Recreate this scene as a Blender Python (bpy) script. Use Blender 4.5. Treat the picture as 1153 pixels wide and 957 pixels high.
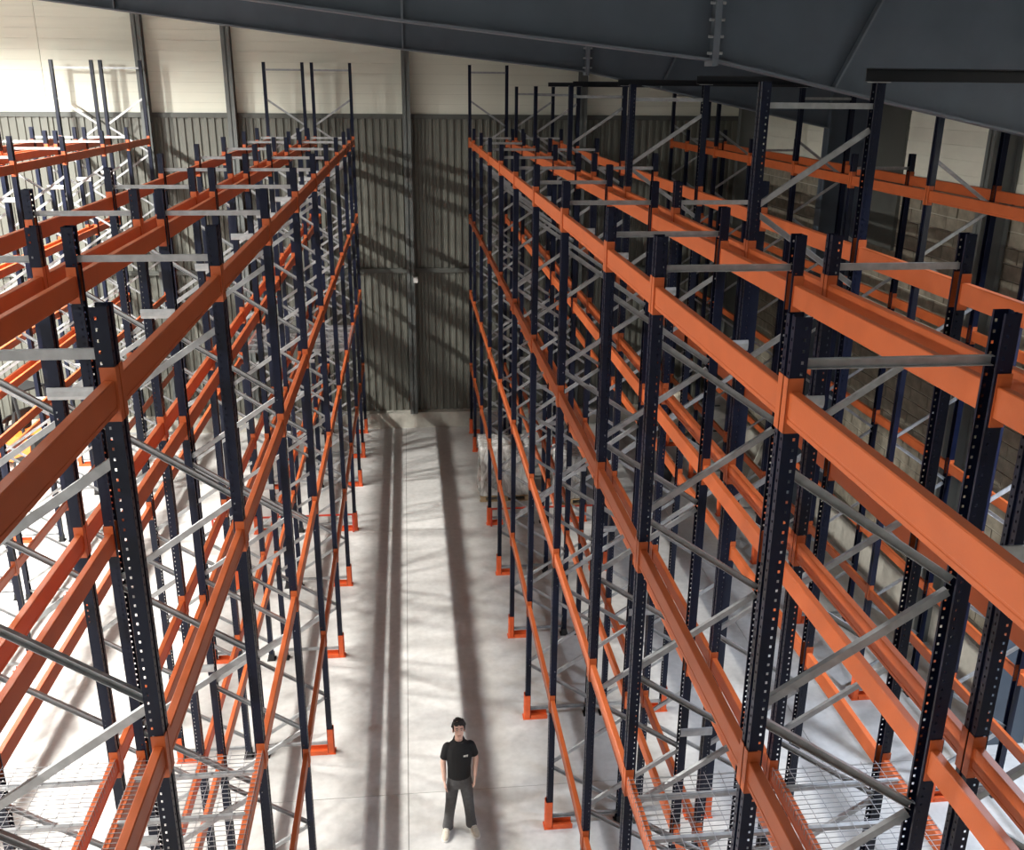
import bpy, bmesh, math, random
from mathutils import Vector, Matrix, noise
random.seed(7)
for o in list(bpy.data.objects): bpy.data.objects.remove(o)
SC = bpy.context.scene
COL = SC.collection
PI = math.pi

# ------------------------------------------------------------------ camera
W_PX, F_PX, CAM_H = 1153.0, 1076.125, 9.2
yaw, pitch, roll = math.radians(6.268), math.radians(19.3245), math.radians(0.5247)
fw = Vector((math.sin(yaw)*math.cos(pitch), math.cos(yaw)*math.cos(pitch), -math.sin(pitch)))
rt = Vector((math.cos(yaw), -math.sin(yaw), 0)); up = rt.cross(fw)
r2 = rt*math.cos(roll)+up*math.sin(roll); u2 = -rt*math.sin(roll)+up*math.cos(roll)
cd = bpy.data.cameras.new('camera'); cam = bpy.data.objects.new('camera', cd); COL.objects.link(cam)
cd.sensor_width = 36.0; cd.lens = 36.0*F_PX/W_PX; cd.clip_start = 0.05; cd.clip_end = 300
m = Matrix.Identity(4)
for i in range(3):
    m[i][0] = r2[i]; m[i][1] = u2[i]; m[i][2] = -fw[i]
m[2][3] = CAM_H
cam.matrix_world = m
SC.camera = cam

# ------------------------------------------------------------------ world, exposure, lamp powers
wd = bpy.data.worlds.new('world'); SC.world = wd; wd.use_nodes = True
wd.node_tree.nodes['Background'].inputs[0].default_value = (0.6, 0.7, 0.85, 1)
wd.node_tree.nodes['Background'].inputs[1].default_value = 0.15
SC.view_settings.view_transform = 'Standard'; SC.view_settings.look = 'None'
SC.view_settings.gamma = 1.0; SC.view_settings.use_curve_mapping = False
SC.view_settings.exposure = 0.0
P_LEFT, P_FAR_LEFT, P_RIGHT = 1500.0, 350.0, 850.0
C_WARM, C_COOL = (1.0, 0.98, 0.925), (0.74, 0.84, 1.0)

# ------------------------------------------------------------------ materials
def mat(name, col, rough=0.5, metal=0.0, var=0.0, scale=6.0, bump=0.0, bscale=60.0, spec=0.5, stretch=(1, 1, 1)):
    M = bpy.data.materials.new(name); M.use_nodes = True
    N, L = M.node_tree.nodes, M.node_tree.links
    b = N['Principled BSDF']
    b.inputs['Base Color'].default_value = (*col, 1)
    b.inputs['Roughness'].default_value = rough
    b.inputs['Metallic'].default_value = metal
    b.inputs['Specular IOR Level'].default_value = spec
    if var or bump:
        tc = N.new('ShaderNodeTexCoord'); mp = N.new('ShaderNodeMapping')
        mp.inputs['Scale'].default_value = stretch
        L.new(tc.outputs['Object'], mp.inputs[0])
    if var:
        nz = N.new('ShaderNodeTexNoise'); nz.inputs['Scale'].default_value = scale; nz.inputs['Detail'].default_value = 5
        L.new(mp.outputs[0], nz.inputs['Vector'])
        rp = N.new('ShaderNodeValToRGB')
        rp.color_ramp.elements[0].position = 0.3; rp.color_ramp.elements[1].position = 0.7
        rp.color_ramp.elements[0].color = (*[c*(1-var) for c in col], 1)
        rp.color_ramp.elements[1].color = (*[min(1, c*(1+var)) for c in col], 1)
        L.new(nz.outputs['Fac'], rp.inputs[0]); L.new(rp.outputs[0], b.inputs['Base Color'])
    if bump:
        nb = N.new('ShaderNodeTexNoise'); nb.inputs['Scale'].default_value = bscale; nb.inputs['Detail'].default_value = 4
        L.new(mp.outputs[0], nb.inputs['Vector'])
        bp = N.new('ShaderNodeBump'); bp.inputs['Strength'].default_value = bump; bp.inputs['Distance'].default_value = 0.02
        L.new(nb.outputs['Fac'], bp.inputs['Height']); L.new(bp.outputs[0], b.inputs['Normal'])
    return M

def concrete(name, col, seed=0.0):
    M = bpy.data.materials.new(name); M.use_nodes = True
    N, L = M.node_tree.nodes, M.node_tree.links; b = N['Principled BSDF']
    tc = N.new('ShaderNodeTexCoord'); mp = N.new('ShaderNodeMapping'); mp.inputs['Location'].default_value = (seed, seed*2, 0)
    L.new(tc.outputs['Object'], mp.inputs[0])
    n1 = N.new('ShaderNodeTexNoise'); n1.inputs['Scale'].default_value = 0.55; n1.inputs['Detail'].default_value = 8; n1.inputs['Roughness'].default_value = 0.62
    n2 = N.new('ShaderNodeTexNoise'); n2.inputs['Scale'].default_value = 9; n2.inputs['Detail'].default_value = 6
    L.new(mp.outputs[0], n1.inputs['Vector']); L.new(mp.outputs[0], n2.inputs['Vector'])
    r1 = N.new('ShaderNodeValToRGB'); r1.color_ramp.elements[0].position = .32; r1.color_ramp.elements[1].position = .68
    r1.color_ramp.elements[0].color = (*[c*.88 for c in col], 1); r1.color_ramp.elements[1].color = (*[c*1.06 for c in col], 1)
    r2_ = N.new('ShaderNodeValToRGB'); r2_.color_ramp.elements[0].position = .3; r2_.color_ramp.elements[1].position = .7
    r2_.color_ramp.elements[0].color = (.9, .9, .9, 1); r2_.color_ramp.elements[1].color = (1.06, 1.06, 1.06, 1)
    L.new(n1.outputs['Fac'], r1.inputs[0]); L.new(n2.outputs['Fac'], r2_.inputs[0])
    mx = N.new('ShaderNodeMix'); mx.data_type = 'RGBA'; mx.blend_type = 'MULTIPLY'; mx.inputs[0].default_value = 1
    L.new(r1.outputs[0], mx.inputs[6]); L.new(r2_.outputs[0], mx.inputs[7]); L.new(mx.outputs[2], b.inputs['Base Color'])
    b.inputs['Roughness'].default_value = .5
    bp = N.new('ShaderNodeBump'); bp.inputs['Strength'].default_value = .08
    L.new(n2.outputs['Fac'], bp.inputs['Height']); L.new(bp.outputs[0], b.inputs['Normal'])
    return M

def emit(name, col, s):
    M = bpy.data.materials.new(name); M.use_nodes = True
    b = M.node_tree.nodes['Principled BSDF']
    b.inputs['Base Color'].default_value = (*col, 1)
    b.inputs['Emission Color'].default_value = (*col, 1); b.inputs['Emission Strength'].default_value = s
    return M

MT = dict(
    orange=mat('orange_paint', (.46, .097, .024), .42, 0, .07, 5, .03, 90),
    foot=mat('foot_paint', (.66, .10, .022), .5, 0, .14, 8),
    red=mat('red_paint', (.5, .05, .025), .45, 0, .1, 8),
    navy=mat('navy_paint', (.005, .0075, .022), .33, 0, .12, 6, .02, 90, .28),
    black=mat('black_paint', (.006, .008, .014), .5),
    galv=mat('galvanised_steel', (.40, .41, .42), .42, .55, .16, 14),
    wire=mat('galvanised_wire', (.38, .38, .4), .35, .6),
    slab=concrete('floor_concrete', (.54, .53, .51)),
    joint=mat('joint_dark', (.10, .095, .09), .9),
    plinth=concrete('plinth_concrete', (.50, .48, .42), 5),
    sheet=mat('olive_sheet', (.148, .148, .126), .45, 0, .10, 1.2, 0, 60, .5, (1, 1, .25)),
    cream=mat('cream_panel', (.80, .80, .69), .55, 0, .03, 3, 0, 60, .4, (.2, 1, 3)),
    flash=mat('grey_flashing', (.09, .095, .085), .5),
    column=mat('column_grey', (.13, .14, .135), .5, 0, .06, 4),
    steel=mat('blue_grey_steel', (.070, .088, .112), .5, 0, .1, 2),
    steel_edge=mat('blue_grey_flange', (.12, .14, .165), .45, 0, .08, 3),
    roofm=mat('roof_sheet', (.34, .37, .39), .6, 0, .05, 3),
    block=mat('concrete_block', (.24, .215, .165), .85, 0, .22, 7, .35, 35),
    mortar=mat('mortar', (.46, .43, .36), .9),
    white=mat('white_enamel', (.75, .75, .73), .4),
    dark=mat('dark_rubber', (.015, .015, .016), .75),
    lift=mat('forklift_orange', (.8, .2, .03), .35),
    wood=mat('pallet_wood', (.36, .25, .14), .8, 0, .25, 9, .15, 40, .4, (1, 6, 1)),
    carton=mat('carton_brown', (.30, .26, .21), .8, 0, .15, 6),
    sack=mat('sack_fabric', (.62, .56, .45), .85, 0, .18, 12, .2, 40),
    skin=mat('skin', (.72, .45, .35), .5, 0, .05, 20),
    polo=mat('black_cotton', (.007, .007, .008), .85),
    trouser=mat('grey_twill', (.085, .083, .085), .85, 0, .15, 30, .15, 60),
    hair=mat('dark_hair', (.012, .008, .006), .55, 0, .3, 60, .4, 120),
    shoe=mat('beige_suede', (.55, .50, .40), .75, 0, .1, 20),
    sole=mat('white_rubber', (.75, .73, .68), .6),
    lip=mat('lip', (.42, .17, .14), .5),
    lens=emit('lamp_lens', (1.0, .95, .86), 12),
)
def film_mat():
    M = bpy.data.materials.new('stretch_film'); M.use_nodes = True
    N, L = M.node_tree.nodes, M.node_tree.links
    b = N['Principled BSDF']; b.inputs['Base Color'].default_value = (.8, .8, .78, 1); b.inputs['Roughness'].default_value = .18
    tr = N.new('ShaderNodeBsdfTransparent'); mx = N.new('ShaderNodeMixShader')
    nz = N.new('ShaderNodeTexNoise'); nz.inputs['Scale'].default_value = 7; nz.inputs['Detail'].default_value = 6; nz.inputs['Distortion'].default_value = 1.4
    tc = N.new('ShaderNodeTexCoord'); mp = N.new('ShaderNodeMapping'); mp.inputs['Scale'].default_value = (1, 1, .35)
    L.new(tc.outputs['Object'], mp.inputs[0]); L.new(mp.outputs[0], nz.inputs['Vector'])
    mr = N.new('ShaderNodeMapRange'); mr.inputs['From Min'].default_value = .35; mr.inputs['From Max'].default_value = .7
    mr.inputs['To Min'].default_value = .3; mr.inputs['To Max'].default_value = .85
    L.new(nz.outputs['Fac'], mr.inputs[0]); L.new(mr.outputs[0], mx.inputs[0])
    bp = N.new('ShaderNodeBump'); bp.inputs['Strength'].default_value = .6; bp.inputs['Distance'].default_value = .04
    L.new(nz.outputs['Fac'], bp.inputs['Height']); L.new(bp.outputs[0], b.inputs['Normal'])
    L.new(tr.outputs[0], mx.inputs[1]); L.new(b.outputs[0], mx.inputs[2])
    L.new(mx.outputs[0], N['Material Output'].inputs[0])
    return M
MT['film'] = film_mat()
MT['wallgrey'] = mat('grey_wall_sheet', (.46, .48, .48), .6, 0, .05, 2)

# ------------------------------------------------------------------ mesh helpers
class MB:
    """collects verts and faces of one mesh"""
    def __init__(s): s.v = []; s.f = []
    def add(s, v, f):
        n = len(s.v); s.v += [tuple(p) for p in v]; s.f += [tuple(i+n for i in q) for q in f]; return s
    def box(s, x0, x1, y0, y1, z0, z1):
        return s.add([(x0,y0,z0),(x1,y0,z0),(x1,y1,z0),(x0,y1,z0),(x0,y0,z1),(x1,y0,z1),(x1,y1,z1),(x0,y1,z1)],
                     [(0,3,2,1),(4,5,6,7),(0,1,5,4),(1,2,6,5),(2,3,7,6),(3,0,4,7)])
    def prism(s, prof, p0, p1, a, b, cap=True):
        """closed 2-d profile (list of (u,w)) swept from p0 to p1; a, b = axes of u and w"""
        p0, p1, a, b = map(Vector, (p0, p1, a, b)); n = len(prof)
        v = [p0+a*u+b*w for u, w in prof]+[p1+a*u+b*w for u, w in prof]
        f = [(i, (i+1) % n, n+(i+1) % n, n+i) for i in range(n)]
        if cap: f += [tuple(range(n-1, -1, -1)), tuple(range(n, 2*n))]
        return s.add(v, f)
    def bar(s, p0, p1, w, h, upv=(0, 0, 1)):
        p0, p1 = Vector(p0), Vector(p1); d = (p1-p0).normalized(); u = Vector(upv)
        a = d.cross(u).normalized(); b = a.cross(d)
        return s.prism([(-w/2,-h/2),(w/2,-h/2),(w/2,h/2),(-w/2,h/2)], p0, p1, a, b)
    def channel(s, p0, p1, w, h, t, upv):
        """open C channel: web width w along up direction, flanges depth h"""
        p0, p1 = Vector(p0), Vector(p1); d = (p1-p0).normalized(); b = Vector(upv)
        b = (b-d*b.dot(d)).normalized(); a = d.cross(b)
        return s.prism([(0,-w/2),(h,-w/2),(h,-w/2+t),(t,-w/2+t),(t,w/2-t),(h,w/2-t),(h,w/2),(0,w/2)], p0, p1, a, b)
    def tube(s, p0, p1, r0, r1=None, n=10, cap=True):
        p0, p1 = Vector(p0), Vector(p1); r1 = r0 if r1 is None else r1
        d = (p1-p0).normalized(); a = d.orthogonal().normalized(); b = d.cross(a)
        c = [(math.cos(2*PI*i/n), math.sin(2*PI*i/n)) for i in range(n)]
        v = [p0+(a*x+b*y)*r0 for x, y in c]+[p1+(a*x+b*y)*r1 for x, y in c]
        f = [(i, (i+1) % n, n+(i+1) % n, n+i) for i in range(n)]
        if cap: f += [tuple(range(n-1, -1, -1)), tuple(range(n, 2*n))]
        return s.add(v, f)
    def loft(s, rings, cap=True):
        n = len(rings[0]); v = [p for r in rings for p in r]; f = []
        for k in range(len(rings)-1):
            f += [(k*n+i, k*n+(i+1) % n, (k+1)*n+(i+1) % n, (k+1)*n+i) for i in range(n)]
        if cap: f += [tuple(range(n-1, -1, -1)), tuple(range((len(rings)-1)*n, len(rings)*n))]
        return s.add(v, f)
    def ell(s, c, r, n=16, k=10):
        rings = []
        for j in range(1, k):
            t = PI*j/k
            rings.append([(c[0]+r[0]*math.sin(t)*math.cos(2*PI*i/n), c[1]+r[1]*math.sin(t)*math.sin(2*PI*i/n), c[2]-r[2]*math.cos(t)) for i in range(n)])
        return s.loft(rings)
    def capsule(s, p0, p1, r0, r1, n=12):
        p0, p1 = Vector(p0), Vector(p1); d = (p1-p0).normalized(); a = d.orthogonal().normalized(); b = d.cross(a)
        rings = []
        def ring(c, r): rings.append([c+(a*math.cos(2*PI*i/n)+b*math.sin(2*PI*i/n))*r for i in range(n)])
        for t in (15, 40, 65): ring(p0-d*r0*math.cos(math.radians(t)), r0*math.sin(math.radians(t)))
        ring(p0, r0); ring(p1, r1)
        for t in (65, 40, 15): ring(p1+d*r1*math.cos(math.radians(t)), r1*math.sin(math.radians(t)))
        return s.loft(rings)
    def mesh(s, name, material, smooth=False):
        me = bpy.data.meshes.new(name); me.from_pydata([tuple(p) for p in s.v], [], s.f); me.update()
        bm = bmesh.new(); bm.from_mesh(me); bmesh.ops.recalc_face_normals(bm, faces=bm.faces); bm.to_mesh(me); bm.free()
        if smooth: me.polygons.foreach_set('use_smooth', [True]*len(me.polygons))
        me.materials.append(MT[material]); return me

def put(name, me, parent=None, loc=(0, 0, 0), rz=0.0):
    o = bpy.data.objects.new(name, me); COL.objects.link(o)
    o.parent = parent; o.location = loc; o.rotation_euler = (0, 0, rz); return o
def empty(name, loc=(0, 0, 0), rz=0.0, parent=None):
    o = put(name, None, parent, loc, rz); o.empty_display_size = .2; return o
def tag(o, label=None, cat=None, group=None, kind=None):
    if label: o['label'] = label
    if cat: o['category'] = cat
    if group: o['group'] = group
    if kind: o['kind'] = kind
    return o

# ================================================================== the setting
X_WALL, Y_END, X_LEFT, Y_BACK = 9.1, 26.3, -33.0, -9.0
RIDGE = -12.0
def roof_z(x):
    return 10.25+.107*(7.2-x) if x > RIDGE else 10.25+.107*(7.2-RIDGE)-.107*(RIDGE-x)

# floor: dark bed with the cast slabs on it, joints left open
fl = put('floor', MB().box(X_LEFT, X_WALL, Y_BACK, Y_END, -.15, -.03).mesh('floor', 'joint'))
tag(fl, 'pale grey concrete floor slab with thin saw-cut joints', kind='structure')
xs = [-33, -24.2, -18.2, -12.2, -6.2, -.2, 5.8, 9.1]; ys = [-9, -5.91, 2.48, 10.87, 19.26, 26.3]
for i in range(len(xs)-1):
    for j in range(len(ys)-1):
        g = .004
        put('floor_slab', MB().box(xs[i]+g, xs[i+1]-g, ys[j]+g, ys[j+1]-g, -.029, 0).mesh('floor_slab', 'slab'), fl)

# end wall: corrugated sheets below, cream panels above, concrete plinth, gable columns, girt
wb = put('wall_back', MB().box(X_LEFT, X_WALL+.3, Y_END+.12, Y_END+.2, 0, 12.6).mesh('wall_back', 'flash'))
tag(wb, 'end wall of olive corrugated sheet with cream panels above', kind='structure')
put('plinth', MB().box(X_LEFT, X_WALL, Y_END-.22, Y_END+.12, 0, .45).mesh('plinth', 'plinth'), wb)
Z_TR = 8.5
def corrug(x0, x1, y, z0, z1, pitch=.19, d=.045):
    pts = []; x = x0
    while x < x1-1e-6:
        for fx, dy in ((0, 0), (.42, 0), (.5, d), (.92, d)):
            xx = x+fx*pitch
            if xx < x1: pts.append((xx, y+dy))
        x += pitch
    pts.append((x1, y))
    mb = MB(); n = len(pts)
    mb.add([(a, b, z0) for a, b in pts]+[(a, b, z1) for a, b in pts], [(i, i+1, n+i+1, n+i) for i in range(n-1)])
    return mb
gx = [-33, -26.6, -22.4, -18, -13.4, -8.9, -6.45, -4.35, .05, 4.65, 9.1]
for i in range(len(gx)-1):
    put('corrugated_sheet', corrug(gx[i], gx[i+1], Y_END+.03, .45, Z_TR).mesh('corrugated_sheet', 'sheet'), wb)
    z = Z_TR+.08
    while z < 12.4:       # cream panels, one below the other, with small shadow gaps and fine ribs
        mb = MB(); n = 4; h = .98/n
        for k in range(n):
            mb.box(gx[i]+.005, gx[i+1]-.005, Y_END+.05+(.003 if k % 2 else 0), Y_END+.11, z+k*h+.0012, z+(k+1)*h-.0012)
        put('cream_panel', mb.mesh('cream_panel', 'cream'), wb); z += .98
put('flashing', MB().box(X_LEFT, X_WALL, Y_END-.02, Y_END+.06, Z_TR-.04, Z_TR+.08).mesh('flashing', 'flash'), wb)
put('girt_rail', MB().box(X_LEFT, X_WALL, Y_END-.06, Y_END+.02, 4.44, 4.56).mesh('girt_rail', 'flash'), wb)
def ibeam_z(x, y, z0, z1, dx, dy, tf=.03):
    """standing I section: flanges across dx at both ends of dy"""
    mb = MB(); mb.box(x-dx/2, x+dx/2, y-dy/2, y-dy/2+tf, z0, z1); mb.box(x-dx/2, x+dx/2, y+dy/2-tf, y+dy/2, z0, z1)
    mb.box(x-.012, x+.012, y-dy/2, y+dy/2, z0, z1); return mb
for x in (-13.3, -6.45, -4.35, .05, 4.65):
    put('gable_column', ibeam_z(x, Y_END-.2, .45, roof_z(x)-.05, .21, .28).mesh('gable_column', 'column'), wb)
jb = put('junction_box', MB().box(.12, .24, Y_END-.5, Y_END-.38, 4.25, 4.40).mesh('junction_box', 'white'))
tag(jb, 'small white junction box on the grey column of the end wall', 'junction box')

# right wall: concrete blocks below, cream panels above, plinth, steel columns
wr = put('wall_right', MB().box(X_WALL+.03, X_WALL+.2, Y_BACK, Y_END+.2, 0, 10.3).mesh('wall_right', 'mortar'))
tag(wr, 'side wall of brownish concrete blocks with cream panels above', kind='structure')
put('plinth', MB().box(X_WALL-.12, X_WALL+.06, Y_BACK, Y_END-.2, 0, .75).mesh('plinth', 'plinth'), wr)
BL, BH, ZB = .60, .24, 7.63
bmesh_block = MB().box(0, .03, .009, BL-.009, .011, BH-.011).mesh('concrete_block', 'block')
rest = MB(); cnt = 0
row = 0; z = .75
while z < ZB-.01:
    y = Y_BACK+(BL/2 if row % 2 else 0)
    while y+BL < Y_END:
        dp = random.uniform(-.006, .006)
        if 10.4 < y < 18.2 and 2.4 < z and cnt < 300:
            put('concrete_block', bmesh_block, wr, (X_WALL+.01+dp, y, z)); cnt += 1
        else:
            rest.box(X_WALL+.01+dp, X_WALL+.04, y+.009, y+BL-.009, z+.011, z+BH-.011)
        y += BL
    z += BH; row += 1
tag(put('concrete_blocks', rest.mesh('concrete_blocks', 'block'), wr), kind='stuff')
ry = [Y_BACK, -3, 2.5, 8.0, 13.5, 18.9, Y_END]
for i in range(len(ry)-1):
    z = z0 = row*BH+.75
    for k in range(3):
        mb = MB()
        for q in range(4): mb.box(X_WALL-.01+(.003 if q % 2 else 0), X_WALL+.06, ry[i]+.005, ry[i+1]-.005, z+q*.23+.0012, z+(q+1)*.23-.0012)
        put('cream_panel', mb.mesh('cream_panel', 'cream'), wr); z += .92
def ibeam_wall(y, x0, x1, z0, z1, dy=.26, tf=.03):
    mb = MB(); mb.box(x0, x0+tf, y-dy/2, y+dy/2, z0, z1); mb.box(x1-tf, x1, y-dy/2, y+dy/2, z0, z1)
    mb.box(x0, x1, y-.012, y+.012, z0, z1); return mb
put('steel_column', ibeam_wall(18.9, 8.25, 9.08, 0, 9.6).mesh('steel_column', 'steel'), wr)
put('steel_column', ibeam_wall(11.1, 8.25, 9.08, 0, 9.6).mesh('steel_column', 'steel'), wr)
put('steel_column', ibeam_wall(13.9, 8.62, 9.08, 0, 9.8, .2).mesh('steel_column', 'column'), wr)
put('dark_panel', MB().box(X_WALL-.06, X_WALL+.01, 17.25, 18.75, 6.4, 9.7).mesh('dark_panel', 'flash'), wr)
put('steel_column', ibeam_wall(25.2, 8.62, 9.08, 0, 9.8, .2).mesh('steel_column', 'column'), wr)
put('steel_column', ibeam_wall(3.3, 8.25, 9.08, 0, 9.6).mesh('steel_column', 'steel'), wr)

# far-off walls that close the hall
tag(put('wall_left', MB().box(X_LEFT-.2, X_LEFT, Y_BACK, Y_END+.2, 0, 10.5).mesh('wall_left', 'wallgrey')), 'grey side wall far off at the bright end of the hall', kind='structure')
tag(put('wall_front', MB().box(X_LEFT, X_WALL+.2, Y_BACK-.2, Y_BACK, 0, 12.6).mesh('wall_front', 'wallgrey')), 'grey wall closing the hall behind the viewer', kind='structure')
mb = MB()
for a, b in ((X_LEFT-.3, RIDGE), (RIDGE, X_WALL+.3)):
    za, zb = roof_z(a)+.22, roof_z(b)+.22
    mb.prism([(a, za), (b, zb), (b, zb+.1), (a, za+.1)], (0, Y_BACK-.2, 0), (0, Y_END+.3, 0), (1, 0, 0), (0, 0, 1))
ce = put('ceiling', mb.mesh('ceiling', 'roofm')); tag(ce, 'grey sheet roof sloping down to the side wall', kind='structure')
for x in (-30, -27, -24, -21, -18, -15, -12.4, -9, -6, -3, 0, 3, 6, 8.4):
    put('purlin', MB().box(x-.04, x+.04, Y_BACK, Y_END, roof_z(x)-.02, roof_z(x)+.2).mesh('purlin', 'roofm'), ce)

# portal rafters: tapered I beams with haunch, splice plate and stiffeners
UND = [(-12, 11.2), (-6.35, 10.61), (0, 9.87), (3.42, 9.52), (5.4, 9.115), (8.3, 8.53)]
def und(x):
    for (a, za), (b, zb) in zip(UND, UND[1:]):
        if a <= x <= b: return za+(zb-za)*(x-a)/(b-a)
def rafter(Y, label):
    r = put('roof_rafter', None); r.location = (0, 0, 0)
    mb = MB()                      # web
    for (a, za), (b, zb) in zip(UND, UND[1:]):
        mb.prism([(a, za), (b, zb), (b, roof_z(b)), (a, roof_z(a))], (0, Y-.008, 0), (0, Y+.008, 0), (1, 0, 0), (0, 0, 1))
    for (a, za), (b, zb) in zip(UND[:-1], UND[1:]):
        pass
    put('web', mb.mesh('web', 'steel'), r)
    mb = MB()
    for (a, za), (b, zb) in zip(UND, UND[1:]):
        mb.prism([(a, za), (b, zb), (b, zb+.024), (a, za+.024)], (0, Y-.12, 0), (0, Y+.12, 0), (1, 0, 0), (0, 0, 1))
    put('lower_flange', mb.mesh('lower_flange', 'steel_edge'), r)
    a, b = UND[0][0], UND[-1][0]
    put('upper_flange', MB().prism([(a, roof_z(a)-.024), (b, roof_z(b)-.024), (b, roof_z(b)), (a, roof_z(a))], (0, Y-.12, 0), (0, Y+.12, 0), (1, 0, 0), (0, 0, 1)).mesh('upper_flange', 'steel_edge'), r)
    for x in (-5.0, 0.0):          # stiffener ribs
        put('stiffener', MB().box(x-.012, x+.012, Y-.11, Y+.11, und(x), roof_z(x)).mesh('stiffener', 'steel_edge'), r)
    x = 3.42                       # bolted splice
    sp = put('splice_plate', MB().box(x-.035, x+.035, Y-.15, Y+.15, und(x)-.05, roof_z(x)).mesh('splice_plate', 'steel_edge'), r)
    bolt = MB().tube((-.085, 0, 0), (.085, 0, 0), .017, n=6).mesh('bolt', 'galv')
    z = und(x)+.08
    while z < roof_z(x)-.06:
        for dy in (-.1, .1): put('bolt', bolt, sp, (x, Y+dy, z))
        z += .17
    put('haunch_rib', MB().bar((4.85, Y-.06, und(4.85)+.03), (5.4, Y-.06, roof_z(5.4)-.03), .1, .024).mesh('haunch_rib', 'steel_edge'), r)
    tag(r, label, kind='structure')
rafter(11.1, 'blue-grey haunched steel roof beam crossing the top of the hall')
rafter(18.9, 'farther blue-grey haunched steel roof beam under the roof')

# ================================================================== pallet racking
DEPTH = .94
PW, PD = .10, .075          # post: width along the rack, depth across
LEVELS = (8.04, 6.11, 4.10, 2.06)   # tops of the beam connectors

def strip(mb, o, a, width, L, cols, holes):
    """flat strip from o, width along a, height L; cols = hole centres along a"""
    o, a = Vector(o), Vector(a)
    if not holes:
        mb.add([o, o+a*width, o+a*width+Vector((0,0,L)), o+Vector((0,0,L))], [(0,1,2,3)]); return
    hw, hh, p = .0056, .0072, .05
    us = [0]; hole_c = set()
    for c in cols: us += [c-hw, c+hw]; hole_c.add(len(us)-2)
    us.append(width)
    zs = [0]; z = .05; hole_r = set()
    while z < L-.03: zs += [z-hh, z+hh]; hole_r.add(len(zs)-2); z += p
    zs.append(L)
    nu = len(us)
    v = [o+a*u+Vector((0,0,zz)) for zz in zs for u in us]
    f = [(r*nu+c, r*nu+c+1, (r+1)*nu+c+1, (r+1)*nu+c) for r in range(len(zs)-1) for c in range(nu-1) if not (r in hole_r and c in hole_c)]
    mb.add(v, f)
POSTS = {}
def post_mesh(L, holes):
    if (L, holes) not in POSTS:
        mb = MB(); x1, x0, h = PD/2, -PD/2, PW/2
        # aisle face with a shallow centre groove, two perforated sides, returns at the open back
        strip(mb, (x1, -h, 0), (0, 1, 0), .036, L, [.018], holes)
        strip(mb, (x1, h-.036, 0), (0, 1, 0), .036, L, [.018], holes)
        for y in (-h+.036, h-.036): strip(mb, (x1-.012, y, 0), (1, 0, 0), .012, L, [], False)
        strip(mb, (x1-.012, -h+.036, 0), (0, 1, 0), 2*(h-.036), L, [], False)
        for sy in (-1, 1):
            strip(mb, (x0, sy*h, 0), (1, 0, 0), PD, L, [PD*.32], holes)
            strip(mb, (x0, sy*h, 0), (0, -sy, 0), .014, L, [], False)
        me = mb.mesh('post', 'navy'); POSTS[(L, holes)] = me
    return POSTS[(L, holes)]
# braces run in the plane of the frame, local x from front post (0) to rear post (-DEPTH)
def brace_mesh(x0, z0, x1, z1, name='brace', w=.045, h=.028):
    return MB().channel((x0, -h/2, z0), (x1, -h/2, z1), w, h, .004, (0, 0, 1)).mesh(name, 'galv')
HP = .665
ME_DOWN = brace_mesh(-.03, -.035, -DEPTH+.03, -HP+.035)      # from front node down to rear node
ME_BACK = brace_mesh(-DEPTH+.03, -.035, -.03, -HP+.035)      # from rear node down to front node
ME_STRUT = brace_mesh(-.03, 0, -DEPTH+.03, 0, 'strut')
mb = MB(); mb.box(-.02, .055, -.068, .068, 0, .008)            # rear base plate
ME_BASE = MB().box(-.07, .07, -.075, .075, 0, .010).box(-.045, .045, -.056, -.0505, .01, .12).box(-.045, .045, .0505, .056, .01, .12).mesh('base_plate', 'dark')
gd = MB()                                                      # orange guard round the aisle side of the post
gd.prism([(-.03, -.062), (.045, -.062), (.06, -.045), (.06, .045), (.045, .062), (-.03, .062), (-.03, .054), (.043, .054), (.052, .043), (.052, -.043), (.043, -.054), (-.03, -.054)],
         (0, 0, .012), (0, 0, .42), (1, 0, 0), (0, 1, 0))
ME_GUARD = gd.mesh('post_guard', 'foot')
ME_SHOE = MB().box(-.30, .075, -.075, .075, 0, .012).box(-.30, -.042, -.075, -.063, .012, .07).box(-.30, -.042, .063, .075, .012, .07).mesh('foot_plate', 'foot')
ME_SPACER = MB().prism([(-.045, 0), (-.045, .012), (-.018, .022), (.018, .022), (.045, .012), (.045, 0), (.04, 0), (.04, .008), (.018, .018), (-.018, .018), (-.04, .008), (-.04, 0)],
                       (-.16, 0, 0), (.16, 0, 0), (0, 0, 1), (0, -1, 0)).mesh('row_spacer', 'galv')
# step beam: box profile with a pressed groove low on the face
BW, BHT = .05, .145
BPROF = [(-.025, -.141), (-.021, -.145), (.021, -.145), (.025, -.141), (.025, -.122), (.022, -.119), (.022, -.111), (.025, -.108), (.025, -.005), (.020, 0), (-.020, 0), (-.025, -.005)]
BEAMS = {}
def beam_mesh(L):
    k = round(L, 3)
    if k not in BEAMS:
        BEAMS[k] = MB().prism(BPROF, (0, -L/2, 0), (0, L/2, 0), (1, 0, 0), (0, 0, 1)).mesh('beam', 'orange')
    return BEAMS[k]
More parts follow.
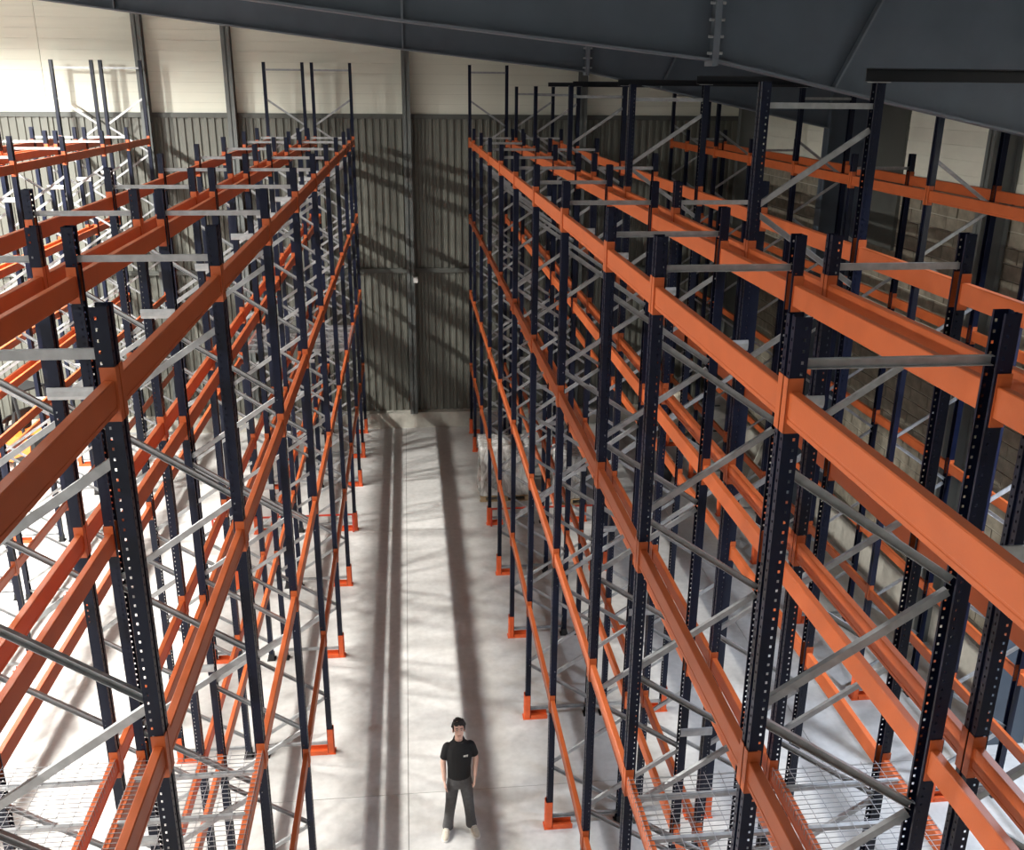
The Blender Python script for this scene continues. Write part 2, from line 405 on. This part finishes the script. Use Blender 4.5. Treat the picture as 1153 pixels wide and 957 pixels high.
# connector: end plate on the side of the post and hook flange over its aisle face (local: post surface at y=0, beam toward +y)
cn = MB(); cn.box(-.032, .037, 0, .006, -.19, .06); cn.box(.033, .037, -.043, .006, -.19, .06)
ME_CON = cn.mesh('beam_connector', 'orange')
cn2 = MB(); cn2.box(-.032, .037, -.006, 0, -.19, .06); cn2.box(.033, .037, -.006, .043, -.19, .06)
ME_CON2 = cn2.mesh('beam_connector', 'orange')
ME_CON_BOLTS = MB()
for zz in (-.15, -.05, .03): ME_CON_BOLTS.tube((.036, -.022, zz), (.0395, -.022, zz), .006, n=6)
ME_CON_BOLTS = ME_CON_BOLTS.mesh('hook', 'dark')

def rack(label, xf, s, frames, tall, spacer, levels=LEVELS, group='single-sided pallet racks', phase=0.0):
    """s=+1: aisle side faces +X, s=-1: faces -X. frames = list of Y, tall = {index: height}"""
    rk = empty('pallet_rack', (xf, 0, 0), 0 if s > 0 else PI)
    tag(rk, label, 'pallet rack', group)
    ly = lambda Y: Y*s
    for i, Y in enumerate(frames):
        L = tall.get(i, 8.30); holes = Y < 13.5 and abs(xf) < 5
        fr = empty('upright_frame', (0, ly(Y), 0), 0, rk)
        me = post_mesh(L, holes)
        put('post', me, fr, (0, 0, .008)); put('post', me, fr, (-DEPTH, 0, .008), PI)
        put('post_guard', ME_GUARD, fr); put('foot_plate', ME_SHOE, fr); put('base_plate', ME_BASE, fr, (-DEPTH, 0, 0))
        put('strut', ME_STRUT, fr, (0, 0, L-.17 if L > 8.5 else 8.09))
        put('strut', ME_STRUT, fr, (0, 0, .16))
        zf = 7.62+phase+(2*HP if L > 8.5 else 0)
        while zf-HP > .15:
            put('brace', ME_DOWN, fr, (0, 0, zf)); 
            if zf-2*HP > .1: put('brace', ME_BACK, fr, (0, 0, zf-HP))
            zf -= 2*HP
        if spacer:
            for z in (7.15, 3.2): put('row_spacer', ME_SPACER, fr, (-DEPTH-.125, -PW/2*s, z), 0 if s > 0 else PI)
    for a, b in zip(frames, frames[1:]):
        L = b-a-PW
        for zt in levels:
            for x, rz in ((.006, 0), (-DEPTH-.006, PI)):
                bo = put('beam', beam_mesh(L), rk, (x, ly((a+b)/2), zt-.06), rz)
                put('beam_connector', ME_CON, bo, (0, -L/2, 0)); put('beam_connector', ME_CON2, bo, (0, L/2, 0))
    return rk

FL = [1.69, 4.24, 6.79, 9.34, 11.88, 14.42, 16.93, 19.43, 21.93, 23.86, 25.77]
FR = [1.50, 3.84, 6.18, 7.76, 10.08, 12.42, 14.76, 17.10, 19.45, 21.75, 24.05, 25.52]
rack('tall orange and navy pallet rack along the left of the aisle where the person stands', -1.33, 1, FL, {10: 9.79}, True)
rack('pallet rack back to back behind the one left of the person, facing the next aisle', -3.44, -1, FL, {10: 9.79}, False)
rack('pallet rack at far left across the bright side aisle, facing it', -6.39, 1, FL[3:], {7: 9.79}, True)
rack('leftmost pallet rack, back to back with the rack across the bright side aisle', -8.48, -1, FL[4:], {6: 9.79}, False)
rack('tall orange and navy pallet rack along the right of the aisle where the person stands', 1.65, -1, FR, {11: 9.77}, True)
rack('pallet rack with extra-tall end frames joined by black overhead ties, right of the aisle', 3.78, 1, FR, {3: 9.27, 5: 9.27, 7: 9.27, 9: 9.27, 11: 9.27}, False)
rack('pallet rack standing against the concrete block wall on the right', 6.95, -1, FR[3:], {0: 9.27, 2: 9.27, 4: 9.27, 6: 9.27, 8: 9.27}, False, phase=-.55)

# black overhead ties across the right-hand side aisle
for Y, lab in ((7.76, 'black overhead tie beam nearest the camera, above the right side aisle'), (12.42, 'second black overhead tie beam above the right side aisle'),
               (17.10, 'third black overhead tie beam above the right side aisle'), (21.75, 'fourth black overhead tie beam above the right side aisle'), (25.52, 'farthest black overhead tie beam, by the end wall')):
    t = empty('overhead_tie_beam', (5.36, Y, 9.285)); tag(t, lab, 'tie beam', 'overhead ties above the side aisle')
    put('channel', MB().channel((-1.72, -.05, .05), (1.72, -.05, .05), .10, .10, .006, (0, 0, 1)).mesh('channel', 'black'), t)
    for x in (-1.58, 1.59): put('cleat', MB().box(x-.07, x+.07, -.06, .06, -.006, 0).mesh('cleat', 'galv'), t)

# red guard bars low across the frame ends
for x0, x1, Y, lab in ((-4.35, -1.36, 19.31, 'thin red guard bar low across the left racks'), (1.68, 4.4, 19.33, 'thin red guard bar low across the right racks')):
    t = empty('guard_bar', ((x0+x1)/2, Y, 0)); tag(t, lab, 'guard bar', 'red guard bars')
    put('rail', MB().bar((x0-(x0+x1)/2, 0, .42), (x1-(x0+x1)/2, 0, .42), .028, .035).mesh('rail', 'red'), t)
    for x in (x0, x1): put('leg', MB().box(x-(x0+x1)/2-.02, x-(x0+x1)/2+.02, -.02, .02, 0, .42).mesh('leg', 'red'), t)

# wire mesh decks lying on beams
def deck(x0, x1, y0, y1, z, label):
    t = empty('wire_mesh_deck', ((x0+x1)/2, (y0+y1)/2, z)); tag(t, label, 'wire deck', 'galvanised wire decks on the beams')
    hx, hy = (x1-x0)/2, (y1-y0)/2
    n = 5
    for k in range(n):
        y = -hy+(k+.5)*2*hy/n
        put('support_channel', MB().prism([(-.02, -.028), (.02, -.028), (.02, 0), (-.02, 0)], (-hx+.04, y, .0), (hx-.04, y, .0), (0, 1, 0), (0, 0, 1)).mesh('support_channel', 'galv'), t)
    mb = MB(); y = -hy+.02; r = .0021
    while y < hy:
        mb.box(-hx, hx, y-r, y+r, .002, .002+2*r); mb.box(-hx, -hx+2*r, y-r, y+r, -.05, .002); mb.box(hx-2*r, hx, y-r, y+r, -.05, .002); y += .05
    nx = 8
    for k in range(nx+1):
        x = -hx+.01+(2*hx-.02)*k/nx; mb.box(x-r, x+r, -hy, hy, .0076, .0076+2*r)
    tag(put('wire_grid', mb.mesh('wire_grid', 'wire'), t), kind='stuff')
ZD = 4.10-.06+.001
deck(-2.305, -1.295, 4.31, 6.72, ZD, 'wire mesh deck at lower left, in the rack beside the aisle')
deck(-3.475, -2.465, 4.31, 6.72, ZD, 'wire mesh deck at the lower left corner, in the rear rack of the left row')
deck(-2.305, -1.295, 19.5, 21.86, ZD, 'far wire mesh deck high in the rack left of the aisle')
deck(-3.475, -2.465, 19.5, 21.86, ZD, 'far wire mesh deck high in the rear rack of the left row')
deck(1.615, 2.625, 3.91, 6.11, ZD, 'wire mesh deck at lower right, in the rack beside the aisle')
deck(2.805, 3.815, 3.91, 6.11, ZD, 'wire mesh deck at lower right, in the rack with the tall frames')

# ================================================================== things on the floor
def pallet(x, y, label, group=None, sx=1.2, sy=1.0, rz=0.0):
    t = empty('wooden_pallet', (x, y, 0), rz); tag(t, label, 'pallet', group)
    for i in range(7):
        yy = -sy/2+.06+i*(sy-.12)/6; put('top_board', MB().box(-sx/2, sx/2, yy-.05, yy+.05, .122, .144).mesh('top_board', 'wood'), t)
    for yy in (-sy/2+.06, 0, sy/2-.06):
        put('bottom_board', MB().box(-sx/2, sx/2, yy-.05, yy+.05, 0, .022).mesh('bottom_board', 'wood'), t)
    for xx in (-sx/2+.08, 0, sx/2-.08):
        put('stringer', MB().box(xx-.06, xx+.06, -sy/2, sy/2, .022, .122).mesh('stringer', 'wood'), t)
    return t
def wrapped_load(x, y, sx, sy, h, label, seed, z0=.145, rz=0.0):
    t = empty('wrapped_load', (x, y, z0), rz); tag(t, label, 'wrapped load')
    nx, nz = 2, max(2, int(h/.4))
    for i in range(nx):
        for j in range(2):
            for k in range(nz):
                a, b, c = sx*.92/nx, sy*.92/2, h*.94/nz
                cx, cy = -sx*.46+(i+.5)*a, -sy*.46+(j+.5)*b
                put('carton', MB().box(cx-a*.49, cx+a*.49, cy-b*.49, cy+b*.49, k*c+.002, (k+1)*c-.004).mesh('carton', 'carton'), t)
    bm = bmesh.new(); bmesh.ops.create_cube(bm, size=1.0)
    bmesh.ops.subdivide_edges(bm, edges=bm.edges[:], cuts=15, use_grid_fill=True)
    for v in bm.verts:
        p = Vector((v.co.x*sx, v.co.y*sy, (v.co.z+.5)*h))
        q = Vector((p.x*4+seed, p.y*4, p.z*1.6))
        d = noise.noise(q)*.05+noise.noise(q*2.7)*.03
        flare = .10*max(0, .35-p.z/h)+(.03 if p.z > h*.9 else 0)
        n = Vector((v.co.x, v.co.y, max(0, v.co.z)*.8))
        v.co = p+n.normalized()*(d+flare) if n.length > 0 else p
        v.co.z = max(v.co.z, .003)
    me = bpy.data.meshes.new('plastic_wrap'); bm.to_mesh(me); bm.free(); me.materials.append(MT['film'])
    me.polygons.foreach_set('use_smooth', [True]*len(me.polygons))
    put('plastic_wrap', me, t)
pallet(2.13, 21.15, 'wooden pallet under the plastic-wrapped load beside the aisle', sx=1.2)
wrapped_load(2.13, 21.15, 1.15, .9, 1.2, 'plastic-wrapped load on a pallet beside the aisle, right of the floor', 3.1)
pallet(3.62, 20.75, 'wooden pallet under the white-wrapped load deeper in the racks', sx=.8, sy=.9)
wrapped_load(3.62, 20.75, .6, .8, 1.05, 'narrow white plastic-wrapped load behind the wrapped load at the aisle', 9.4)
# grey boxes and a bulging sack at the back of the right side aisle
def crate(x, y, sx, sy, h, label, mt='carton', z0=0.0):
    t = empty('storage_crate', (x, y, z0)); tag(t, label, 'crate', 'grey crates at the back of the right aisle')
    put('body', MB().box(-sx/2, sx/2, -sy/2, sy/2, .0, h-.06).mesh('body', mt), t)
    put('lid', MB().box(-sx/2-.015, sx/2+.015, -sy/2-.015, sy/2+.015, h-.06, h).mesh('lid', mt), t)
    for sx_ in (-1, 1): put('handle', MB().box(sx_*sx/4-.07, sx_*sx/4+.07, -sy/2-.03, -sy/2, h*.55, h*.6).mesh('handle', 'dark'), t)
MT['greybox'] = mat('grey_card', (.30, .29, .27), .8, 0, .15, 5)
crate(8.42, 24.25, .8, .8, .8, 'grey crate on the floor, lower of the two stacked in the right aisle', 'greybox')
crate(8.40, 24.25, .75, .75, .65, 'grey crate stacked on top of the lower crate in the right aisle', 'greybox', .801)
mb = MB()
for c, r in (((0, 0, .32), (.33, .30, .31)), ((.05, -.05, .75), (.27, .25, .33)), ((-.05, .05, 1.1), (.14, .14, .2)), ((.08, .02, 1.25), (.09, .1, .09))): mb.ell(c, r, 20, 12)
sk = put('bulging_sack', mb.mesh('bulging_sack', 'sack', True), None, (7.42, 24.78, 0))
md = sk.modifiers.new('r', 'REMESH'); md.mode = 'VOXEL'; md.voxel_size = .03; md.use_smooth_shade = True
tx = bpy.data.textures.new('crumple', 'CLOUDS'); tx.noise_scale = .16
md = sk.modifiers.new('d', 'DISPLACE'); md.texture = tx; md.strength = .12
tag(sk, 'bulging off-white sack standing beside the grey crates', 'sack')
# small black bin, white carton and a pale plank by the right wall
t = empty('waste_bin', (6.25, 21.6, 0)); tag(t, 'small black round bin on the floor of the right side aisle', 'bin')
put('body', MB().loft([[(r*math.cos(2*PI*i/20), r*math.sin(2*PI*i/20), z) for i in range(20)] for r, z in ((.15, 0), (.19, .48), (.175, .48), (.14, .02))]).mesh('body', 'dark', True), t)
put('rim', MB().loft([[(r*math.cos(2*PI*i/20), r*math.sin(2*PI*i/20), z) for i in range(20)] for r, z in ((.19, .47), (.205, .48), (.205, .50), (.175, .50))], False).mesh('rim', 'dark'), t)
t = empty('small_carton', (8.5, 20.3, 0)); tag(t, 'small white carton on the floor beside the right wall', 'carton')
put('body', MB().box(-.2, .2, -.15, .15, 0, .25).mesh('body', 'white'), t)
for sx in (-1, 1): put('flap', MB().prism([(0, 0), (sx*.12, .10), (sx*.12, .104), (0, .004)], (sx*.2, -.15, .25), (sx*.2, .15, .25), (1, 0, 0), (0, 0, 1)).mesh('flap', 'white'), t)
t = empty('leaning_plank', (8.05, 20.95, 0)); tag(t, 'pale plank leaning between the block wall and the rack', 'plank')
put('board', MB().bar((0, 0, .02), (.80, .3, 1.7), .12, .03, (0, 1, 0)).mesh('board', 'plinth'), t)
put('end_cleat', MB().bar((.02, .05, .10), (.06, .065, .18), .16, .05, (0, 1, 0)).mesh('end_cleat', 'wood'), t)
# white notice board propped on the end wall plinth
sb = empty('notice_board', (2.22, Y_END-.245, 0)); tag(sb, 'small white notice board leaning on the plinth of the end wall', 'notice board')
put('panel', MB().box(-.21, .21, -.012, 0, .12, .47).mesh('panel', 'white'), sb)
MT['paper'] = mat('grey_print', (.5, .5, .5), .8)
put('print_panel', MB().box(-.19, -.05, -.016, -.012, .16, .43).mesh('print_panel', 'paper'), sb)
for k in range(5): put('print_line', MB().box(0, .18-.03*(k % 2), -.016, -.012, .40-k*.05, .415-k*.05).mesh('print_line', 'paper'), sb)

# forklift in the bright far left corner
def forklift(x, y, rz):
    t = empty('forklift', (x, y, 0), rz); tag(t, 'orange forklift truck parked in the bright far left corner', 'forklift')
    mb = MB(); pr = [(-1.0, .25), (.75, .25), (.75, .55), (.35, .62), (.3, .5), (-.25, .5), (-.3, .95), (-.95, 1.0), (-1.08, .8)]
    mb.prism(pr, (0, -.5, 0), (0, .5, 0), (1, 0, 0), (0, 0, 1)); put('chassis', mb.mesh('chassis', 'lift'), t)
    put('counterweight', MB().prism([(-1.3, .3), (-1.0, .22), (-.95, 1.0), (-1.2, .95)], (0, -.48, 0), (0, .48, 0), (1, 0, 0), (0, 0, 1)).mesh('counterweight', 'dark'), t)
    put('seat', MB().prism([(-.3, .95), (.05, .95), (.05, 1.05), (-.2, 1.08), (-.32, 1.5), (-.42, 1.5)], (0, -.25, 0), (0, .25, 0), (1, 0, 0), (0, 0, 1)).mesh('seat', 'dark'), t)
    cg = put('overhead_guard', MB().box(-.75, .45, -.48, .48, 2.05, 2.10).mesh('overhead_guard', 'dark'), t)
    for sy in (-.45, .45):
        put('guard_post', MB().bar((-.9, sy, .95), (-.72, sy, 2.06), .06, .06).mesh('guard_post', 'dark'), t)
        put('guard_post', MB().bar((.62, sy, .55), (.40, sy, 2.06), .06, .06).mesh('guard_post', 'dark'), t)
        put('mast_rail', MB().box(.92, 1.05, sy*.75-.04, sy*.75+.04, .06, 2.15).mesh('mast_rail', 'dark'), t)
        put('fork', MB().box(1.06, 2.1, sy*.5-.05, sy*.5+.05, .08, .13).box(1.06, 1.10, sy*.5-.05, sy*.5+.05, .08, .55).mesh('fork', 'dark'), t)
        for xx, r in ((.62, .30), (-.78, .24)):
            w = put('wheel', MB().tube((xx, sy*1.2-.09, r), (xx, sy*1.2+.09, r), r, n=24).mesh('wheel', 'dark'), t)
            put('rim', MB().tube((xx, sy*1.2-.10, r), (xx, sy*1.2+.10, r), r*.55, n=18).mesh('rim', 'white'), w)
    put('carriage', MB().box(1.05, 1.08, -.42, .42, .45, .53).box(1.05, 1.08, -.42, .42, .8, .88).mesh('carriage', 'dark'), t)
    put('mast_crossbar', MB().box(.94, 1.03, -.38, .38, 2.05, 2.15).box(.94, 1.03, -.38, .38, 1.1, 1.18).mesh('mast_crossbar', 'dark'), t)
    put('steering_wheel', MB().tube((.2, 0, 1.15), (.22, 0, 1.17), .17, n=16).bar((.45, 0, .6), (.21, 0, 1.16), .05, .05).mesh('steering_wheel', 'dark'), t)
forklift(-10.1, 24.2, math.radians(150))

# ================================================================== person in the aisle
def blob(name, mb, material, parent, voxel, smooth=4):
    o = put(name, mb.mesh(name, material, True), parent)
    r = o.modifiers.new('r', 'REMESH'); r.mode = 'VOXEL'; r.voxel_size = voxel; r.use_smooth_shade = True
    s = o.modifiers.new('s', 'SMOOTH'); s.iterations = smooth; s.factor = .5
    return o
def person(x, y):
    t = empty('person', (x, y, 0), math.radians(3)); t.scale = (.92, .93, .962); tag(t, 'person in black polo shirt and grey trousers standing in the aisle looking up', 'person')
    def ering(cx, cy, z, a, b, n=20, tilt=0.0): return [(cx+a*math.cos(2*PI*i/n), cy+b*math.sin(2*PI*i/n), z+tilt*math.sin(2*PI*i/n)) for i in range(n)]
    # --- body: one continuous surface (head, neck, torso, arms, hands, legs)
    mb = MB()
    H = Vector((.0, -.02, 1.655))                       # head centre; face tilted up toward the viewer
    R = Matrix.Rotation(math.radians(-22), 3, 'X') @ Matrix.Rotation(math.radians(-2), 3, 'Z')
    def hp(dx, dy, dz): return tuple(H+R @ Vector((dx, dy, dz)))
    h2 = MB(); h2.ell((0, .012, .035), (.076, .096, .098), 20, 14); h2.ell((0, -.022, -.045), (.060, .068, .075), 18, 12)
    h2.ell((0, -.055, -.098), (.030, .030, .024)); h2.ell((0, -.088, -.022), (.013, .020, .012)); h2.ell((0, -.082, .0), (.009, .016, .032))
    h2.ell((0, -.070, .026), (.054, .022, .012)); h2.ell((-.035, -.055, -.032), (.026, .028, .022)); h2.ell((.035, -.055, -.032), (.026, .028, .022))
    for sx in (-1, 1): h2.ell((sx*.080, .008, -.012), (.012, .022, .034))
    mb.add([hp(*p) for p in h2.v], h2.f)
    mb.capsule((0, .012, 1.42), (0, -.005, 1.60), .058, .054)
    mb.loft([ering(0, 0, z, a, b) for z, a, b in ((.86, .14, .10), (.95, .15, .10), (1.1, .15, .10), (1.3, .16, .10), (1.38, .145, .085), (1.44, .08, .06))])
    arms = {-1: [(-.165, .01, 1.385), (-.222, .02, 1.135), (-.212, -.055, .90)], 1: [(.165, .01, 1.385), (.238, .035, 1.145), (.218, -.04, .925)]}
    for sx, (sh, el, wr_) in arms.items():
        mb.capsule(sh, el, .040, .040); mb.capsule(el, wr_, .042, .028)
        w = Vector(wr_); d = (w-Vector(el)).normalized()
        side = Vector((-sx, 0, 0)); side = (side-d*side.dot(d)).normalized(); fwd = d.cross(side)*sx
        fwd = Vector((0, -1, 0)); fwd = (fwd-d*fwd.dot(d)).normalized()
        # palm: flat, thumb side toward the front
        for q in (-.024, -.008, .008, .024): mb.capsule(w+fwd*q*.7+d*.01, w+fwd*q*1.15+d*.085, .015, .014, 8)
        for q, ln in ((-.028, .062), (-.0095, .074), (.0095, .080), (.028, .072)):
            k0 = w+fwd*q*1.2+d*.088; k1 = k0+d*ln*.52+side*.006; k2 = k1+d*ln*.42+side*.022
            mb.capsule(k0, k1, .0098, .0092, 8); mb.capsule(k1, k2, .0090, .0078, 8)
        th0 = w+fwd*.028+d*.022; th1 = th0+fwd*.024+d*.036+side*.008; th2 = th1+d*.034+fwd*.006+side*.008
        mb.capsule(th0, th1, .013, .011, 8); mb.capsule(th1, th2, .0108, .009, 8)
    for sx in (-1, 1):
        mb.capsule((sx*.09, 0, .86), (sx*.125, -.01, .48), .08, .055); mb.capsule((sx*.125, -.01, .48), (sx*.165, .02, .09), .055, .036)
        mb.capsule((sx*.165, .02, .06), (sx*.185, -.10, .04), .033, .028)
    body = blob('body', mb, 'skin', t, .0055, 3)
    # --- shirt with sleeves and collar
    mb = MB()
    mb.loft([ering(0, .0, z, a, b) for z, a, b in ((.905, .158, .118), (.93, .164, .120), (1.05, .162, .118), (1.2, .178, .124), (1.32, .182, .124), (1.385, .172, .112), (1.43, .135, .095), (1.455, .095, .078), (1.47, .07, .068), (1.48, .062, .062))])
    for sx, (sh, el, w_) in arms.items():
        sh, el = Vector(sh), Vector(el); e2 = sh+(el-sh)*.74
        d = (el-sh).normalized(); a = d.orthogonal().normalized(); b = d.cross(a)
        mb.loft([[p+(a*math.cos(2*PI*i/18)+b*math.sin(2*PI*i/18))*r for i in range(18)] for p, r in ((sh-d*.03+Vector((-sx*.045, 0, .0)), .035), (sh-d*.005, .056), (sh+d*.06, .062), (e2, .060))])
        mb.ell(tuple(sh+Vector((-sx*.012, 0, -.004))), (.064, .062, .056))
    shirt = blob('polo_shirt', mb, 'polo', t, .009, 3)
    mb = MB()
    mb.loft([ering(0, .006, 1.470, .066, .066, 24, .01), ering(0, .008, 1.502, .064, .068, 24, .022), ering(0, .008, 1.498, .074, .078, 24, .018), ering(0, .006, 1.462, .092, .088, 24, .006)], False)
    put('collar', mb.mesh('collar', 'polo', True), shirt)
    lg = MB()
    for k, (x0, w) in enumerate(((.050, .009), (.063, .013), (.080, .008), (.092, .011), (.106, .006))): lg.box(x0, x0+w, -.1275, -.12, 1.299+.002*k, 1.311+.002*k)
    lg.box(.050, .110, -.1272, -.12, 1.291, 1.2935)
    tag(put('chest_logo', lg.mesh('chest_logo', 'sole'), shirt), 'small white chest logo')
    # --- trousers
    mb = MB()
    mb.loft([ering(0, 0, z, a, b) for z, a, b in ((.965, .150, .108), (.90, .166, .120), (.82, .172, .125), (.76, .15, .11))])
    for sx in (-1, 1):
        mb.loft([ering(sx*cx, cy, z, r, r*1.05) for cx, cy, z, r in ((.085, 0, .86, .088), (.098, 0, .72, .094), (.12, -.008, .50, .079), (.138, .0, .36, .074), (.155, .012, .2, .072), (.166, .014, .10, .078), (.168, .012, .055, .080))])
    tr = blob('trousers', mb, 'trouser', t, .009, 3)
    for sx in (-1, 1): put('pocket_flap', MB().box(sx*.158-.02, sx*.158+.02, -.085, .03, .585, .60).box(sx*.172-.01, sx*.172+.01, -.06, .06, .50, .60).mesh('pocket_flap', 'trouser'), tr)
    # --- shoes
    for sx in (-1, 1):
        mb = MB(); dirv = Vector((sx*.26, -1, 0)).normalized(); sd = Vector((-dirv.y, dirv.x, 0)); c = Vector((sx*.165, .06, 0))
        def sr(d, w, z0, z1, n=14): 
            p = c+dirv*d; return [p+sd*w*math.cos(2*PI*i/n)+Vector((0, 0, (z0+z1)/2+(z1-z0)/2*math.sin(2*PI*i/n))) for i in range(n)]
        mb.loft([sr(-.03, .02, .02, .08), sr(-.015, .040, .012, .10), sr(.05, .046, .010, .118), (sr(.11, .046, .010, .108)), sr(.17, .052, .010, .085), sr(.23, .050, .010, .066), sr(.265, .034, .012, .05), sr(.278, .015, .016, .036)])
        sh = blob('shoe', mb, 'shoe', t, .008, 2)
        so = MB(); n = 20
        out = [(d, w) for d, w in ((-.035, .018), (-.015, .043), (.06, .047), (.12, .046), (.18, .056), (.235, .053), (.275, .034), (.288, .012))]
        pr = [c+dirv*d+sd*w for d, w in out]+[c+dirv*d-sd*w for d, w in reversed(out)]
        so.loft([[p+Vector((0, 0, z)) for p in pr] for z in (.0, .026)])
        put('sole', so.mesh('sole', 'sole'), sh)
        la = MB()
        for k in range(4):
            p = c+dirv*(.10+.028*k); zz = .113-.013*k
            la.bar(p-sd*.028+Vector((0, 0, zz)), p+sd*.028+Vector((0, 0, zz)), .006, .006)
        put('laces', la.mesh('laces', 'sole'), sh)
    # --- hair: cap of overlapping tufts with a fringe
    rnd = random.Random(4); mb = MB()
    h2 = MB(); h2.ell((0, .028, .056), (.082, .094, .086), 20, 12)
    for k in range(46):
        a = rnd.uniform(0, 2*PI); e = rnd.uniform(.05, 1.0)
        n = Vector((math.cos(a)*math.cos(e), math.sin(a)*math.cos(e), math.sin(e)))
        if n.y < -.3 and n.z < .55: continue
        p = Vector((0, .024, .055))+Vector((n.x*.076, n.y*.088, n.z*.084)); q = p+Vector((n.x*.012+rnd.uniform(-.012, .012), n.y*.012, -.03))
        h2.capsule(p, q, .02, .012, 8)
    for k in range(9):
        u = -1+2*k/8; p = Vector((u*.058, -.058-.018*(1-u*u), .108-.02*u*u)); h2.capsule(p, p+Vector((.010, -.012, -.026-.006*(k % 3))), .017, .008, 8)
    for sx in (-1, 1): h2.capsule((sx*.079, -.022, .04), (sx*.078, -.026, -.012), .013, .007, 8)
    mb.add([hp(*p) for p in h2.v], h2.f)
    blob('hair', mb, 'hair', t, .006, 2)
    for sx in (-1, 1):
        e = MB().ell((0, 0, 0), (.0105, .006, .0055), 12, 8); put('eye', MB().add([hp(sx*.031+p[0], -.080+p[1], .008+p[2]) for p in e.v], e.f).mesh('eye', 'white', True), body)
        e = MB().ell((0, 0, 0), (.0062, .004, .0055), 10, 6); put('iris', MB().add([hp(sx*.031+p[0], -.0855+p[1], .008+p[2]) for p in e.v], e.f).mesh('iris', 'dark', True), body)
        e = MB().ell((0, 0, 0), (.021, .006, .0045), 10, 6); put('eyebrow', MB().add([hp(sx*.033+p[0], -.088+p[1], .030+p[2]) for p in e.v], e.f).mesh('eyebrow', 'hair', True), body)
    e = MB().ell((0, 0, 0), (.024, .008, .0065), 12, 6); put('mouth', MB().add([hp(p[0], -.088+p[1], -.062+p[2]) for p in e.v], e.f).mesh('mouth', 'lip', True), body)
person(.47, 10.12)

# ================================================================== lamps under the roof (each carries its own light)
LM = {}
def lamp(x, y, z, power, col, label, group, spread=174):
    t = empty('high_bay_lamp', (x, y, z)); tag(t, label, 'lamp', group)
    if not LM:
        rg = [[(r*math.cos(2*PI*i/20), r*math.sin(2*PI*i/20), zz) for i in range(20)] for r, zz in ((.27, 0), (.255, .05), (.17, .14), (.10, .17), (.10, .30), (.05, .32))]
        LM['h'] = MB().loft(rg, False).mesh('housing', 'black'); LM['l'] = MB().tube((0, 0, .02), (0, 0, .03), .24, n=20).mesh('lens', 'lens')
    put('housing', LM['h'], t); put('lens', LM['l'], t)
    put('hanger', MB().tube((0, 0, .31), (0, 0, max(.4, roof_z(x)+.2-z)), .012, n=6).mesh('hanger', 'black'), t)
    ld = bpy.data.lights.new('lamp_light', 'AREA'); ld.shape = 'DISK'; ld.size = .46; ld.energy = power; ld.spread = math.radians(spread); ld.color = col
    put('lamp_light', ld, t, (0, 0, .012))
for k in range(8): lamp(-10.7, -2.5+k*3.25, 10.6, P_LEFT*(.7, .75, .8, .9, 1.0, 1.15, 1.4, 1.6)[k], C_WARM, 'bright high bay lamp in the row above the bright left side of the hall', 'high bay lamps over the left')
for k in range(4): lamp(-18.5, -2+k*6.5, 10.6, P_FAR_LEFT, C_WARM, 'high bay lamp hanging in the far left part of the hall', 'high bay lamps far left')
lamp(8.3, 7.6, 8.3, P_RIGHT, C_COOL, 'cool white high bay lamp close to the right side wall', 'high bay lamps over the right', 150)
lamp(5.5, 6.4, 9.6, P_RIGHT*.2, C_COOL, 'cool white high bay lamp above the right side aisle', 'high bay lamps over the right', 130)
